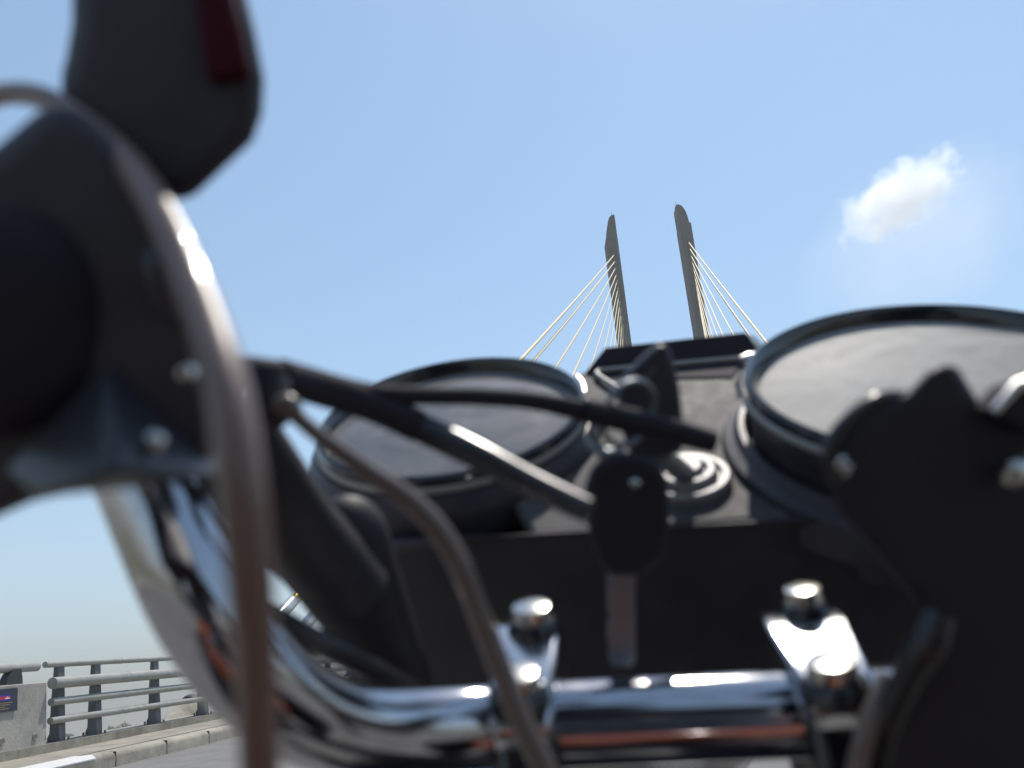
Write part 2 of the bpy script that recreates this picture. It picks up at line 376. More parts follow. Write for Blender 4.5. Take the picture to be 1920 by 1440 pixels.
for sg, side in ((-1, 'left'), (1, 'right')):
    bp = base[sg]; bx, by = bp.x, bp.y
    zt, zc, zs = tops[sg]; ZT = zat(bx, by, zt); ZC = zat(bx, by, zc)
    root = empty('bridge_pylon', (bx, by, ZL), 'tall grey concrete bridge pylon on the %s with a curved %s spire top' % (side, side), 'pylon', 'pylons of the cable-stayed bridge')
    WP, DP = 1.3, 2.3; lean = lambda z: (.62 if sg < 0 else .4)*(z-20)/(ZT-20)
    b = bmesh.new()
    ch = .28
    def ring(z, wi, wo, dp):   # wi: inner side half-width, wo: outer
        xi, xo = -sg*wi, sg*wo*(.95 if z > 0 else 1)
        return [b.verts.new((bx+x+lean(z), by+y, z)) for x, y in ((xi, -dp+ch), (xi+sg*ch, -dp), (xo-sg*ch, -dp), (xo, -dp+ch), (xo, dp), (xi, dp))]
    rs = [ring(ZL, WP*.95, WP*.9, DP*1.3), ring(30, WP*.97, WP*.92, DP*1.15), ring(ZC-.3, WP, WP*1.25, DP)]
    for Aq, Bq in zip(rs, rs[1:]):
        for k in range(6): b.faces.new((Aq[k], Aq[(k+1) % 6], Bq[(k+1) % 6], Bq[k]))
    b.faces.new(rs[0]); b.faces.new(rs[-1]); obj('shaft', b, 'pylon', root, smooth=False)
    b = bmesh.new(); H = ZT-ZC
    prof = [(-1, 0), (-1, 1.0)] + [(-1+2*(.2), 1.0)] + [(-1+2*(.2+.72*math.sin(a*math.pi/16)), 1-.98*(1-math.cos(a*math.pi/16))) for a in range(1, 8)] + [(-1+2*.93, 0)]
    prism(b, [V((bx+lean(ZC-.3+h*(H+.3))+sg*q*WP*.98, by-DP*.9, ZC-.3+h*(H+.3))) for q, h in prof], V((0, DP*1.8, 0)))
    obj('spire', b, 'pylon', root, smooth=False)
    b = bmesh.new(); bx += lean(ZT); boxo(b, V((bx-sg*WP*.8, by, ZT+.15)), V((1, 0, 0)), V((0, 1, 0)), V((0, 0, 1)), .2, .5, .3)
    tube(b, [(V((bx-sg*WP*.7, by, ZT+.3)), .05), (V((bx-sg*WP*.7, by, ZT+2.2)), .03)], 6); obj('lightning_rod', b, 'ring', root, smooth=False); bx -= lean(ZT)
    for i, py in enumerate(zs):          # little hoods where the stays enter
        z = zat(bx, by, py); obj('anchor_hood', boxo(bmesh.new(), V((bx+lean(z)+sg*.1, by-DP-.12, z-.5)), V((1, 0, 0)), V((0, 1, 0)), V((0, 0, 1)), .3, .22, .7), 'pylon', root, smooth=False)
    for i, py in enumerate(zs):
        zz = zat(bx+.3, by-DP-.1, py); top = V((bx+lean(zz)+sg*.1, by-DP-.1, zz)); s = SL[sg][i]
        if i > 2: s = s*1.0
        low = D(sg*(9.8 if i < 3 else 9.6), s, .1); dr = (top-low).normalized()
        if i == 0: lab = 'outermost and longest pale stay cable of the %s pylon' % side
        elif i == 10: lab = 'innermost stay cable, closest to the %s pylon shaft' % side
        else: lab = '%s pale stay cable counted from the outside at the %s pylon' % (ORD[i], side)
        e = empty('stay_cable', low, lab, 'stay cable', 'stay cables of the bridge')
        b = bmesh.new(); n = 10; L = (top-low).length; pts = []
        for k in range(n+1):
            t = k/n; p = low.lerp(top, t) - V((0, 0, 1))*(L*.0035)*4*t*(1-t)*(1 if i > 1 else .6); pts.append((p, .125 if i < 2 else .105 if i < 4 else .088))
        tube(b, pts, 10); obj('cable', b, 'cable', e)
        if i < 3:
            an = empty('cable_anchor', low-dr*1.0, ['concrete sleeve with dark ring at the foot of the longest stay of the %s pylon', 'concrete sleeve with dark ring at the foot of the second stay of the %s pylon', 'concrete sleeve with dark ring at the foot of the third stay of the %s pylon'][i] % side, 'cable anchor', 'concrete cable anchors outside the railings')
            b = bmesh.new(); tube(b, [(low-dr*1.6, .42), (low+dr*.72, .27)], 32); obj('sleeve', b, 'concrete2', an)
            b = bmesh.new(); tube(b, [(low+dr*.70, .31), (low+dr*.79, .31)], 32); obj('flange', b, 'ring', an)
        if i < 5:
            b = bmesh.new(); h = 6.0 if i == 0 else 5.4
            tube(b, [(low-dr*.6, .165), (low+dr*(h-.16), .165), (low+dr*(h-.05), .15), (low+dr*h, .11)], 28); obj('socket', b, 'socket', e)
            b = bmesh.new(); tube(b, [(low+dr*(h+.005), .10), (low+dr*(h+.05), .12), (low+dr*(h+.26), .12), (low+dr*(h+.32), .1)], 20); obj('collar', b, 'brass', e)
b = bmesh.new()   # cross beam under the deck ties the two legs
boxo(b, (base[-1]+base[1])/2 + V((0, 0, -2)), V((1, 0, 0)), V((0, 1, 0)), V((0, 0, 1)), 9, 1.6, 1.6)
tag(obj('cross_beam', b, 'pylon', smooth=False), 'concrete cross beam joining the two pylon legs below the deck', 'beam')
# ------------------------------------------------------------------ far bank trees
def tree(loc, h, wd, lab, seed):
    rnd = random.Random(seed)
    e = empty('tree', loc, lab, 'tree', 'trees on the far bank')
    b = bmesh.new(); tube(b, [(V(loc), .35), (V(loc)+V((0, 0, h*.35)), .22), (V(loc)+V((.3, 0, h*.7)), .1)], 8)
    for k in range(6):
        a = rnd.uniform(0, 6.28); z = h*rnd.uniform(.3, .55)
        tube(b, [(V(loc)+V((0, 0, z)), .14), (V(loc)+V((math.cos(a)*wd*.3, math.sin(a)*wd*.3, z+h*.2)), .05)], 5)
    obj('trunk', b, 'bark', e)
    b = bmesh.new(); cl = [(V((rnd.gauss(0, wd*.22), rnd.gauss(0, wd*.22), h*rnd.uniform(.4, .88))), wd*rnd.uniform(.14, .26)) for _ in range(16)]
    for c, r in cl:
        for _ in range(90):
            d = V((rnd.gauss(0, 1), rnd.gauss(0, 1), rnd.gauss(0, .75))).normalized()*r*rnd.uniform(.5, 1.05)
            p = V(loc)+c+d; s = rnd.uniform(.25, .6); u = V((rnd.gauss(0, 1), rnd.gauss(0, 1), rnd.gauss(0, 1))).normalized(); v = u.orthogonal().normalized()
            b.faces.new([b.verts.new(p+u*s), b.verts.new(p+v*s*.7), b.verts.new(p-u*s), b.verts.new(p-v*s*.7)])
    obj('crown', b, 'leaf', e, smooth=False)
TR = [(120, 700, 12, 12, 'small faded tree low between the first and second railing posts'), (137, 700, 13.5, 14, 'faded bushy tree right of the smaller one, next to the second railing post'),
      (156, 720, 12.5, 11, 'low pale crown just left of the second railing post'), (206, 690, 14.5, 11, 'leftmost crown of the clump between the second and third railing posts'),
      (219, 690, 18, 13, 'rounded taller tree inside the dark clump between railing posts'), (233, 680, 20, 13, 'tallest tree of the dark clump on the far bank'),
      (247, 700, 17.5, 12, 'tree sloping down to the right of the tallest in the clump'), (262, 700, 16, 12, 'rightmost crown of the clump, beside the third railing post'), (178, 760, 12, 14, 'pale tree hidden partly behind the second railing post')]
for i, (px, d, h, wd, lab) in enumerate(TR):
    q = P(px, 1365, d*.6); tree((q.x, q.y, ZL), 13+(h-13)*.6+3.2, wd*.75, lab, 50+i)
b = bmesh.new(); rnd = random.Random(3)       # the far-off wood along the bank
for k in range(9000):
    x = rnd.uniform(-1500, 700); c = V((x, 900+rnd.uniform(-20, 60)+30*math.sin(x*.01), ZL + rnd.uniform(0, 1)*(9+3.5*noise.noise(V((x*.03, 0, 0)))))); s = rnd.uniform(.8, 2)
    u = V((rnd.gauss(0, 1), rnd.gauss(0, 1), rnd.gauss(0, 1))).normalized(); v = u.orthogonal().normalized()
    b.faces.new([b.verts.new(c+u*s), b.verts.new(c+v*s), b.verts.new(c-u*s), b.verts.new(c-v*s)])
tag(obj('far_wood', b, 'leaf', smooth=False), 'hazy far-off line of woods on the far bank', 'woods', kind='stuff')

# ------------------------------------------------------------------ cloud
def cloud(name, c, ax, ay, az, sx, sy, sz, dens, lo, hi, scale, lab, seed):
    b = bmesh.new(); bmesh.ops.create_icosphere(b, subdivisions=3, radius=1)
    m = bpy.data.materials.new(name); m.use_nodes = True; n = m.node_tree.nodes; l = m.node_tree.links
    n.remove(n['Principled BSDF']); pv = n.new('ShaderNodeVolumePrincipled'); pv.inputs['Color'].default_value = (.99, .99, 1, 1); pv.inputs['Anisotropy'].default_value = .45
    tc = n.new('ShaderNodeTexCoord'); t = n.new('ShaderNodeTexNoise'); t.inputs['Scale'].default_value = scale; t.inputs['Detail'].default_value = 7; t.inputs['Roughness'].default_value = .6
    mp = n.new('ShaderNodeMapping'); mp.inputs['Location'].default_value = (seed, seed*.7, 0); mp.inputs['Scale'].default_value = (sx/sy, 1, sz/sy)
    ln = n.new('ShaderNodeVectorMath'); ln.operation = 'LENGTH'
    ml = n.new('ShaderNodeMath'); ml.operation = 'MULTIPLY_ADD'; ml.inputs[1].default_value = -.75; ml.inputs[2].default_value = .62
    ad = n.new('ShaderNodeMath'); ad.operation = 'ADD'
    mr = n.new('ShaderNodeMapRange'); mr.inputs[1].default_value = lo; mr.inputs[2].default_value = hi; mr.inputs[3].default_value = 0; mr.inputs[4].default_value = dens
    l.new(tc.outputs['Object'], mp.inputs[0]); l.new(mp.outputs[0], t.inputs['Vector']); l.new(tc.outputs['Object'], ln.inputs[0])
    l.new(ln.outputs['Value'], ml.inputs[0]); l.new(ml.outputs[0], ad.inputs[0]); l.new(t.outputs[0], ad.inputs[1]); l.new(ad.outputs[0], mr.inputs[0])
    l.new(mr.outputs[0], pv.inputs['Density']); l.new(pv.outputs[0], n['Material Output'].inputs['Volume'])
    me = bpy.data.meshes.new(name); b.to_mesh(me); b.free(); me.materials.append(m)
    o = bpy.data.objects.new(name, me); COL.objects.link(o)
    mm = Matrix((ax*sx, ay*sy, az*sz)).transposed().to_4x4(); mm.translation = c; o.matrix_world = mm
    return tag(o, lab, 'cloud')
dax = (CR*.84+CU*.54).normalized(); day = (CU*.84-CR*.54).normalized()
cloud('cloud', P(1690, 372, 1400), dax, day, CF, 156, 76, 90, .026, .60, .86, 2.6, 'small bright white puffy cloud in the blue sky at upper right', 3.1)
cloud('cloud_veil', P(1730, 450, 1900), dax, day, CF, 300, 200, 150, .0017, .38, .95, 1.7, 'faint thin veil of cloud below the small white cloud', 8.3)

# ------------------------------------------------------------------ motorcycle
bike = empty('motorcycle', (.03, .3, .0), 'black motorcycle seen from the saddle: chrome handlebar, two round gauges, black controls', 'motorcycle')
PH = .09; TH = .76
BX = V((math.cos(PH), -math.sin(PH), 0)); BY = V((math.sin(PH), math.cos(PH), 0)); BZ = V((0, 0, 1))
GN = V((-math.sin(PH)*math.sin(TH), -math.cos(PH)*math.sin(TH), math.cos(TH)))
KI = 1.12; CL = P(846, 778, .332*KI); CRG = P(1752, 699.6, .28*KI)
def onp(x, y, off=0.0):
    "gauge-plane point under pixel (x, y), off metres above that plane"
    d = P(x, y, 1)-EYE; t = ((CL+GN*off-EYE).dot(GN))/d.dot(GN); return EYE+d*t
# handlebar: one bent chrome tube
cA, cB = P(800, 1369, .2245), P(1500, 1336, .2215); cd = (cB-cA).normalized()
rA, rB = P(349.5, 1055.8, .190), P(279.7, 890.9, .199); rd = (rB-rA).normalized()
def bez(p0, d0, p3, d3, h0, h3, n=26):
    p1 = p0+d0*h0; p2 = p3-d3*h3
    return [(p0*(1-t)**3+p1*3*t*(1-t)**2+p2*3*t*t*(1-t)+p3*t**3, .011) for t in [k/n for k in range(n+1)]]
cL = cA+cd*.0282; cR = cB+cd*.022; rise_end = rB+rd*.012
gl = P(-20, 600, .128); gd = (P(-60, 590, .09)-gl).normalized()
bp = [(gl-gd*.008, .011)] + bez(gl-gd*.012, -gd, rise_end, -rd, .03, .02) + bez(rA, -rd, cL, cd, .0486, .0450, 48) + bez(cR, cd, P(1900, 1250, .213), (P(1960, 1150, .206)-P(1900, 1250, .213)).normalized(), .03, .02)+[(P(1990, 1080, .202), .011)]
bp = [(q, .011 + .0013*min(1, max(0, (q.z-rA.z+.03)/.05))) if q.x < rA.x+.02 else (q, rr_) for q, rr_ in bp]
b = tube(bmesh.new(), bp, 40); handlebar = obj('handlebar', b, 'chrome', bike, angle=60)
# clamps with risers and bolts
for (cx, cy, d, wpx, lean, tilt) in ((978, 1205, .222, 148, -.10, .0), (1545, 1185, .218, 168, .14, .0)):
    bc = P(cx+ (14 if cx < 1200 else 14), 1361 if cx < 1200 else 1333, .2255 if cx < 1200 else .2215)     # bar centre here
    ay = (BY*.857 + BZ*.515).normalized()            # the cap is raked: its rear edge lies lower
    az = (BZ*.857 - BY*.515).normalized(); ax = BX
    if cx > 1200:                                  # the right cap sits a little crooked and throws the sun back
        uu = (P(1530, 1195, 1)-EYE).normalized(); nn = (SD-uu).normalized(); az = (nn*math.cos(.17)+(ay-nn*ay.dot(nn)).normalized()*math.sin(.17)).normalized()
        ay = (ay-az*ay.dot(az)).normalized()
    ax2 = (ax + ay*lean).normalized(); hw = wpx/2*d/FPX
    b = bmesh.new()
    # cap: plate with an arched middle over the tube
    prof = [(-.0150, .002), (-.0168, .0085), (-.0150, .0112), (-.0110, .0130), (-.0050, .0148), (.0130, .0182), (.0190, .0186), (.0260, .0172), (.0300, .0150), (.0300, .003)]
    fr = [bc - ax*hw + ay*a + az*z for a, z in prof]
    off = [ax*(2*hw) for _ in prof]; prism(b, fr, off)
    for v in b.verts:                              # the rear tongue narrows round its bolt
        t = (v.co-bc).dot(ay); x = (v.co-bc).dot(ax)
        if t < .008: v.co -= ax*x*min(1, (.008-t)/.025)*.30
    cap = obj('handlebar_clamp', b, 'cap', bike, bevel=.0018, seg=4)
    b = bmesh.new(); fr = [bc - ax*hw*.85 + BY*a + BZ*z for a, z in ((-.0155, .0), (.022, .002), (.022, -.05), (.02, -.085), (-.012, -.085), (-.0155, -.05))]
    prism(b, fr, ax*(2*hw*.85)); obj('riser', b, 'gloss', bike, bevel=.004, seg=4)
    for k, (bxp, byp, rr) in enumerate(((995, 1136, .0054), (966, 1260, .0056)) if cx < 1200 else ((1503, 1102, .0052), (1557, 1237, .006))):
        # bolt head top centre through its pixel, standing on the cap
        dd = P(bxp, byp, 1)-EYE; h = .0252 if k == 0 else .0218
        t = ((bc+az*h-EYE).dot(az))/dd.dot(az); c = EYE+dd*t; base_h = .0172 if k == 0 else .0135
        b = bmesh.new(); hd = h-base_h
        lathe(b, c, az, [(0, .0005), (rr*.7, .0003), (rr*.93, 0), (rr, -.0008), (rr*.97, -hd*.5), (rr*.8, -hd*.52), (0, -hd*.52)], 40)
        obj('bolt', b, 'steel', cap, angle=40)
        obj('washer', lathe(bmesh.new(), c, az, [(0, -hd*.5), (rr*1.05, -hd*.5), (rr*1.3, -hd*.66), (rr*1.4, -hd*1.02), (0, -hd*1.02)], 40), 'gloss', cap, angle=40)
# gauges
def gauge(c, r, mt, depth, name, ticks, side):
    e = obj(name, lathe(bmesh.new(), c, GN, [(r*.93, -.002), (r*.975, .0), (r, -.0018), (r*1.003, -.007), (r*.975, -.011), (r*.96, -.014), (r*.95, -depth), (r*.6, -depth-.012), (0, -depth-.014), (0, -depth-.01), (r*.55, -depth-.008), (r*.9, -depth+.004), (r*.91, -.006)], 96, closed=False), 'plastic', bike)
    obj('rim', lathe(bmesh.new(), c, GN, [(r*.905, -.004), (r*.93, .0012), (r*.96, .0028), (r*.985, .0018), (r*.995, -.001), (r*.93, -.003)], 96, closed=True), 'gloss', e)
    obj('bezel_highlight', lathe(bmesh.new(), c, GN, [(r*.985, -.0016), (r*1.002, -.001), (r*1.012, -.0022), (r*1.008, -.0038), (r*.99, -.004)], 96, closed=True), 'lit_edge', e)  # pale bead painting the sunlit near edge of the rim
    obj('dial', lathe(bmesh.new(), c, GN, [(0, -.014), (r*.92, -.014), (r*.92, -.016), (0, -.016)], 64), 'dial', e, angle=20)
    obj('lens', lathe(bmesh.new(), c, GN, [(0, -.0005), (r*.5, -.001), (r*.92, -.0035), (r*.92, -.0045), (0, -.0018)], 96), mt, e, angle=60)
    a, bb, n = frame(GN); b = bmesh.new()
    for k in range(ticks):
        t = R(-130+260*k/(ticks-1)); d = (-a*math.sin(-t)+bb*math.cos(t)); big = k % 2 == 0
        boxo(b, c+d*r*(.8 if big else .83)-GN*.0135, d, GN.cross(d), GN, r*(.06 if big else .035), r*.008, .0003)
    obj('tick_marks', b, 'white', e, smooth=False)
    b = bmesh.new(); t = R(-128); d = (a*math.sin(t)+bb*math.cos(t)); boxo(b, c+d*r*.3-GN*.012, d, GN.cross(d), GN, r*.4, r*.012, .0005)
    lathe(b, c-GN*.0125, GN, [(0, .003), (r*.09, .002), (r*.1, 0)], 24); obj('needle', b, 'orange_n', e)
    return e
g1 = gauge(CL, .052*KI, 'lensL', .058, 'gauge', 25, -1); g1['label'] = 'smaller left round gauge with dark bluish dusty lens'
g2 = gauge(CRG, .060*KI, 'lensR', .05, 'gauge', 29, 1); g2['label'] = 'larger right round gauge with bright dusty lens'
# console plate between the gauges
def plate(pix, off, th): b = bmesh.new(); fr = [onp(x, y, off) for x, y in pix]; prism(b, fr, -GN*th); return b
OC = -.012
b = plate([(1000, 1003), (1455, 972), (1500, 968), (1480, 900), (1430, 830), (1395, 770), (1385, 720), (1398, 690), (1405, 672), (1330, 678), (1150, 690), (1118, 692), (1075, 700), (1050, 760), (1000, 860), (960, 940)], OC, .006)
cons = obj('console_panel', b, 'console', bike, bevel=.0022, seg=4)
# raised collars round the gauge wells
for c, r, s0 in ((CRG, .060*KI, 1.13), (CL, .052*KI, 1.09)):
    hgt = (c-CL).dot(GN); cc = c-GN*(hgt-OC)
    obj('gauge_collar', lathe(bmesh.new(), cc, GN, [(r*.97, .0005), (r*.985, .006), (r*1.0, .0075), (r*1.03, .0072), (r*1.06, .004), (r*s0*.985, .0028), (r*s0, .0), (r*s0, -.01), (r*.97, -.01)], 96, closed=True), 'plastic', bike)
# ignition lock: stepped concentric rings
ic = onp(1288, 905, OC)
obj('ignition_lock', lathe(bmesh.new(), ic, GN, [(q*KI, h*KI) for q, h in [(.0145, 0), (.0145, .0025), (.0135, .0035), (.0120, .0035), (.0112, .0022), (.0104, .0022), (.0098, .0045), (.0088, .0055), (.0074, .0055), (.0068, .0042), (.006, .0042), (.0054, .0062), (.0045, .007), (0, .007)]], 72), 'lock', bike, angle=30)
# warning-light pod above the console: dark raked face, ledge
def above(x, y, q):
    "point under pixel (x, y) standing straight above q (same distance along the bike)"
    d = P(x, y, 1)-EYE; return EYE + d*((q-EYE).dot(BY)/d.dot(BY))
qa = onp(1112, 697, OC+.001); qb = onp(1400, 669, OC+.001); qc = onp(1436, 655, OC+.001)
tl = above(1134, 649, qa); tr_ = above(1398, 620, qb)
pod = bmesh.new(); q0 = onp(1085, 704, OC+.001)
prism(pod, [tl, tr_, above(1436, 655, qb), qb, qa, above(1092, 702, qa)], (BY*.028 - BZ*.012)); podo = obj('warning_light_pod', pod, 'matte', bike, bevel=.0016, seg=4)
b = tube(bmesh.new(), spline([(onp(x, y, OC+.002), .0013) for x, y in ((1392, 671), (1260, 683), (1150, 692), (1121, 697), (1124, 706), (1160, 729))], 6), 12); obj('pod_highlight', b, 'lit_edge', podo)  # edge highlight of the pod, drawn as a lighter grey tube
b = plate([(1262, 690), (1392, 677), (1374, 706), (1264, 708)], OC+.0008, .004); obj('dark_strip', b, 'matte', podo, bevel=.0004)  # dark strip put where the pod's shadow falls on the console
b = plate([(1135, 702), (1195, 698), (1200, 742), (1166, 738)], OC+.0008, .004); obj('dark_strip', b, 'matte', podo, bevel=.0004)
b = tube(bmesh.new(), [(above(1408, 630, qb), .0012), (above(1414, 638, qb), .0019), (above(1426, 652, qb), .0021), (above(1434, 662, qb), .0016)], 14)
obj('pod_glint', b, 'satin', podo)  # bright tube made up for the sun glint on the pod's right corner
b = tube(bmesh.new(), [(onp(1388, 674, OC+.004), .0016), (onp(1404, 671, OC+.004), .0026), (onp(1420, 668, OC+.004), .002)], 14); obj('pod_glint_spot', b, 'satin', podo)  # second bright piece, shaped as a glint below that corner
b = tube(bmesh.new(), spline([(onp(x, y, OC+.004), .0014) for x, y in ((1082, 708), (1092, 720), (1096, 738))], 6), 12); obj('pod_glint', b, 'satin', podo)  # bright tube shaped as the glint at the pod's left end
# dark housing below the console
b = bmesh.new(); fr = [P(x, y, d*KI) for x, y, d in ((700, 1010, .285), (1000, 1004, .262), (1500, 972, .248), (1930, 960, .25), (1980, 1200, .26), (1900, 1300, .27), (1500, 1300, .275), (1000, 1320, .285), (700, 1310, .30))]
prism(b, fr, BY*.05+BZ*.01); obj('instrument_bracket', b, 'plastic', bike, bevel=.006, seg=4)
b = bmesh.new(); hc = P(1180, 1180, .47); ha = (-BY*1+BZ*.05).normalized()
lathe(b, hc, ha, [(0, .075), (.03, .07), (.06, .055), (.082, .02), (.09, -.03), (.092, -.07), (.095, -.075), (0, -.085)], 64)
obj('headlamp_shell', b, 'gloss', bike)
# left rubber boots and hoses
b = tube(bmesh.new(), rtube([(440, 800, .205, .009), (500, 900, .215, .010), (560, 990, .232, .0105), (615, 1060, .245, .0115)], 8), 32); obj('cable_boot', b, 'rubber', bike, angle=60)
b = tube(bmesh.new(), rtube([(640, 965, .262, .0085), (645, 990, .26, .0125), (655, 1060, .262, .0140), (682, 1140, .268, .0138), (715, 1215, .275, .0125), (748, 1295, .28, .011)], 8), 36); obj('rubber_gaiter', b, 'rubber', bike, angle=60)
b = tube(bmesh.new(), rtube([(430, 1120, .213, .003), (510, 1155, .222, .0031), (562, 1185, .228, .0031), (620, 1216, .234, .0033), (690, 1252, .242, .0035), (770, 1300, .25, .0036)], 8), 16); obj('wiring_hose', b, 'hose', bike, angle=60)
b = tube(bmesh.new(), rtube([(385, 850, .215, .006), (455, 925, .222, .009), (520, 975, .232, .011), (580, 1020, .243, .012), (660, 1120, .252, .012)], 8), 28); obj('cable_boot', b, 'rubber', bike, angle=60)
# upper hoses
b = tube(bmesh.new(), rtube([(640, 742, .226, .0038), (700, 762, .226, .0040), (790, 802, .222, .0039), (900, 855, .213, .0037), (1000, 908, .205, .0034), (1105, 958, .197, .0031)], 8), 24)
bh = obj('brake_hose', b, 'hose', bike, angle=60)
b = tube(bmesh.new(), rtube([(400, 690, .185, .0036), (470, 698, .19, .0036), (524, 706, .195, .0037)], 6), 20)
tube(b, rtube([(524, 706, .195, .0041), (600, 728, .206, .0043), (700, 760, .216, .0043), (785, 800, .222, .0042)], 8), 24)
obj('hose_sleeve', b, 'matte', bh, angle=60)
b = tube(bmesh.new(), rtube([(600, 716, .21, .0028), (700, 738, .215, .0026), (800, 742, .222, .0024), (900, 744, .228, .0024), (1000, 752, .232, .0025), (1100, 772, .236, .0030)], 8), 20); wh = obj('wiring_hose', b, 'matte', bike, angle=60); b = bmesh.new()
tube(b, rtube([(1095, 770, .234, .0034), (1180, 788, .238, .0036), (1260, 808, .241, .0036), (1338, 830, .243, .0031)], 8), 24)
obj('hose_end', b, 'matte', wh, angle=60)
b = bmesh.new(); c = P(508, 770, .186); ax = (P(545, 752, .186)-P(508, 770, .186)).normalized()
lathe(b, c, (P(508, 690, .19)-c).normalized(), [(0, -.0042), (.002, -.004), (.0038, -.0024), (.0046, 0), (.0044, .003), (.004, .0075), (0, .008)], 32)
obj('cable_adjuster', b, 'rubber', bike)
b = bmesh.new(); tube(b, rtube([(515, 764, .184, .0022), (538, 758, .184, .0024), (548, 768, .184, .0022), (552, 780, .184, .0018)], 5), 18); obj('cable_ferrule', b, 'brown2', bike)
# brown cables
b = tube(bmesh.new(), rtube([(-80, 215, .16, .0019), (0, 178, .155, .0019), (75, 182, .15, .0021), (145, 222, .145, .0022), (220, 285, .138, .0023), (272, 352, .13, .0024), (318, 432, .122, .0025), (355, 520, .115, .0026), (390, 610, .108, .00265), (418, 700, .102, .0027), (438, 800, .098, .0027), (451, 900, .096, .0027), (462, 1000, .096, .0027), (472, 1120, .098, .0026), (481, 1280, .105, .0025), (487, 1440, .11, .0025), (492, 1600, .12, .0025)], 8), 32)
obj('clutch_cable', b, 'brown', bike, angle=60)
b = tube(bmesh.new(), rtube([(548, 774, .186, .0017), (600, 818, .187, .0018), (680, 876, .189, .0021), (757, 930, .19, .0025), (815, 985, .19, .0026), (862, 1060, .19, .0026), (900, 1155, .19, .0026), (936, 1250, .189, .0026), (975, 1345, .187, .0026), (1020, 1440, .185, .0026), (1070, 1530, .185, .0026)], 8), 24)
obj('choke_cable', b, 'brown2', bike, angle=60)
# left controls
b = bmesh.new(); pix = [(130, -140), (130, 40), (118, 110), (98, 158), (120, 215), (230, 330), (338, 400), (420, 322), (478, 268), (497, 215), (501, 150), (484, 60), (455, -60), (420, -140)]
fr = [P(x, y, .150) for x, y in pix]; prism(b, fr, ray(320, 170, .028)); per = obj('mirror_back', b, 'plastic', bike, bevel=.0045, seg=8)
b = bmesh.new(); fr = [P(x, y, .1475) for x, y in ((352, -40), (428, -40), (452, 60), (468, 134), (384, 152), (368, 60))]
prism(b, fr, CF*.004); obj('reflector', b, 'red', per, bevel=.0015)
b = bmesh.new(); pix = [(-150, 390), (-60, 300), (0, 254), (60, 204), (112, 166), (190, 230), (260, 300), (330, 400), (380, 520), (408, 650), (418, 780), (408, 890), (300, 912), (160, 928), (60, 950), (-20, 985), (-150, 1040)]
fr = [P(x, y, .133) for x, y in pix]; prism(b, fr, ray(200, 600, .020)); sw = obj('switch_housing', b, 'plastic', bike, bevel=.0045, seg=8)
b = bmesh.new(); gaxis = (P(-30, 600, .10)-P(-10, 610, .135)).normalized()
lathe(b, P(-20, 600, .128), gaxis, [(.0180, -.012), (.0178, -.003), (.0168, .0), (.0148, .0024), (.011, .0038), (.006, .0045), (0, .0047)], 56); obj('grip', b, 'matte', bike)
b = bmesh.new(); q = [P(196, 680, .132), P(0, 880, .128), P(60, 935, .124), P(160, 925, .1225), P(300, 910, .125), P(395, 898, .131), P(320, 800, .132)]
cc = P(215, 880, .1175); vs = [b.verts.new(p) for p in q]; vc = b.verts.new(cc)
for i in range(len(vs)): b.faces.new((vs[i], vs[(i+1) % len(vs)], vc))
bk = [b.verts.new(p+CF*.012) for p in q]
for i in range(len(vs)): b.faces.new((vs[i], bk[i], bk[(i+1) % len(vs)], vs[(i+1) % len(vs)]))
b.faces.new(bk[::-1]); obj('lever_bracket', b, 'bracket', sw, bevel=.0015, angle=60)
b = bmesh.new(); tube(b, rtube([(294, 462, .1325, .0012), (298, 492, .1305, .0024), (304, 540, .1305, .0025), (316, 592, .132, .0015)], 6), 20); obj('housing_glint', b, 'bracket', sw)  # bulge added to draw the bluish highlight on the glossy housing
b = bmesh.new(); lathe(b, P(352, 700, .1315), -CF, [(.0016, 0), (.0015, .001), (.0009, .0017), (0, .0019)], 20)
lathe(b, P(292, 830, .1255), (-CF+CU*.9).normalized(), [(.0016, 0), (.0015, .001), (.0009, .0017), (0, .0019)], 20); obj('screw', b, 'steel', sw)
# right controls
b = bmesh.new(); pix = [(1545, 900), (1556, 845), (1600, 782), (1655, 752), (1700, 738), (1738, 695), (1778, 672), (1800, 690), (1832, 744), (1870, 776), (1930, 805), (2060, 880), (2100, 1100), (2050, 1500), (1640, 1500), (1655, 1360), (1700, 1250), (1745, 1180), (1700, 1110), (1640, 1040), (1575, 965)]
fr = [P(x, y, .186) for x, y in pix]; prism(b, fr, ray(1700, 850, .03)); rsw = obj('switch_housing', b, 'rubber', bike, bevel=.006, seg=8)
b = bmesh.new(); fr = [P(1862, 772, .178), P(1908, 722, .178), P(1990, 700, .178), P(2050, 790, .18), P(1950, 812, .179)]; prism(b, fr, CF*.01); obj('lever_blade', b, 'matte', bike, bevel=.001)
b = tube(bmesh.new(), [(P(1864, 771, .1775), .0008), (P(1908, 721, .1775), .0011), (P(1990, 699, .1775), .0009)], 12); obj('lever_edge', b, 'satin', bike)
b = bmesh.new(); lathe(b, P(1908, 878, .181), (-CF+CU*.9+CR*.2).normalized(), [(.003, -.003), (.003, 0), (.0026, .0014), (.0016, .002), (0, .0023)], 28); obj('screw', b, 'steel', rsw)
b = tube(bmesh.new(), rtube([(1598, 905, .188, .0011), (1568, 900, .187, .0013), (1553, 868, .186, .0014), (1562, 822, .186, .0015), (1600, 778, .187, .0015), (1650, 746, .188, .0014), (1700, 742, .19, .0012)], 8), 16); obj('cable_loop', b, 'hose', bike)
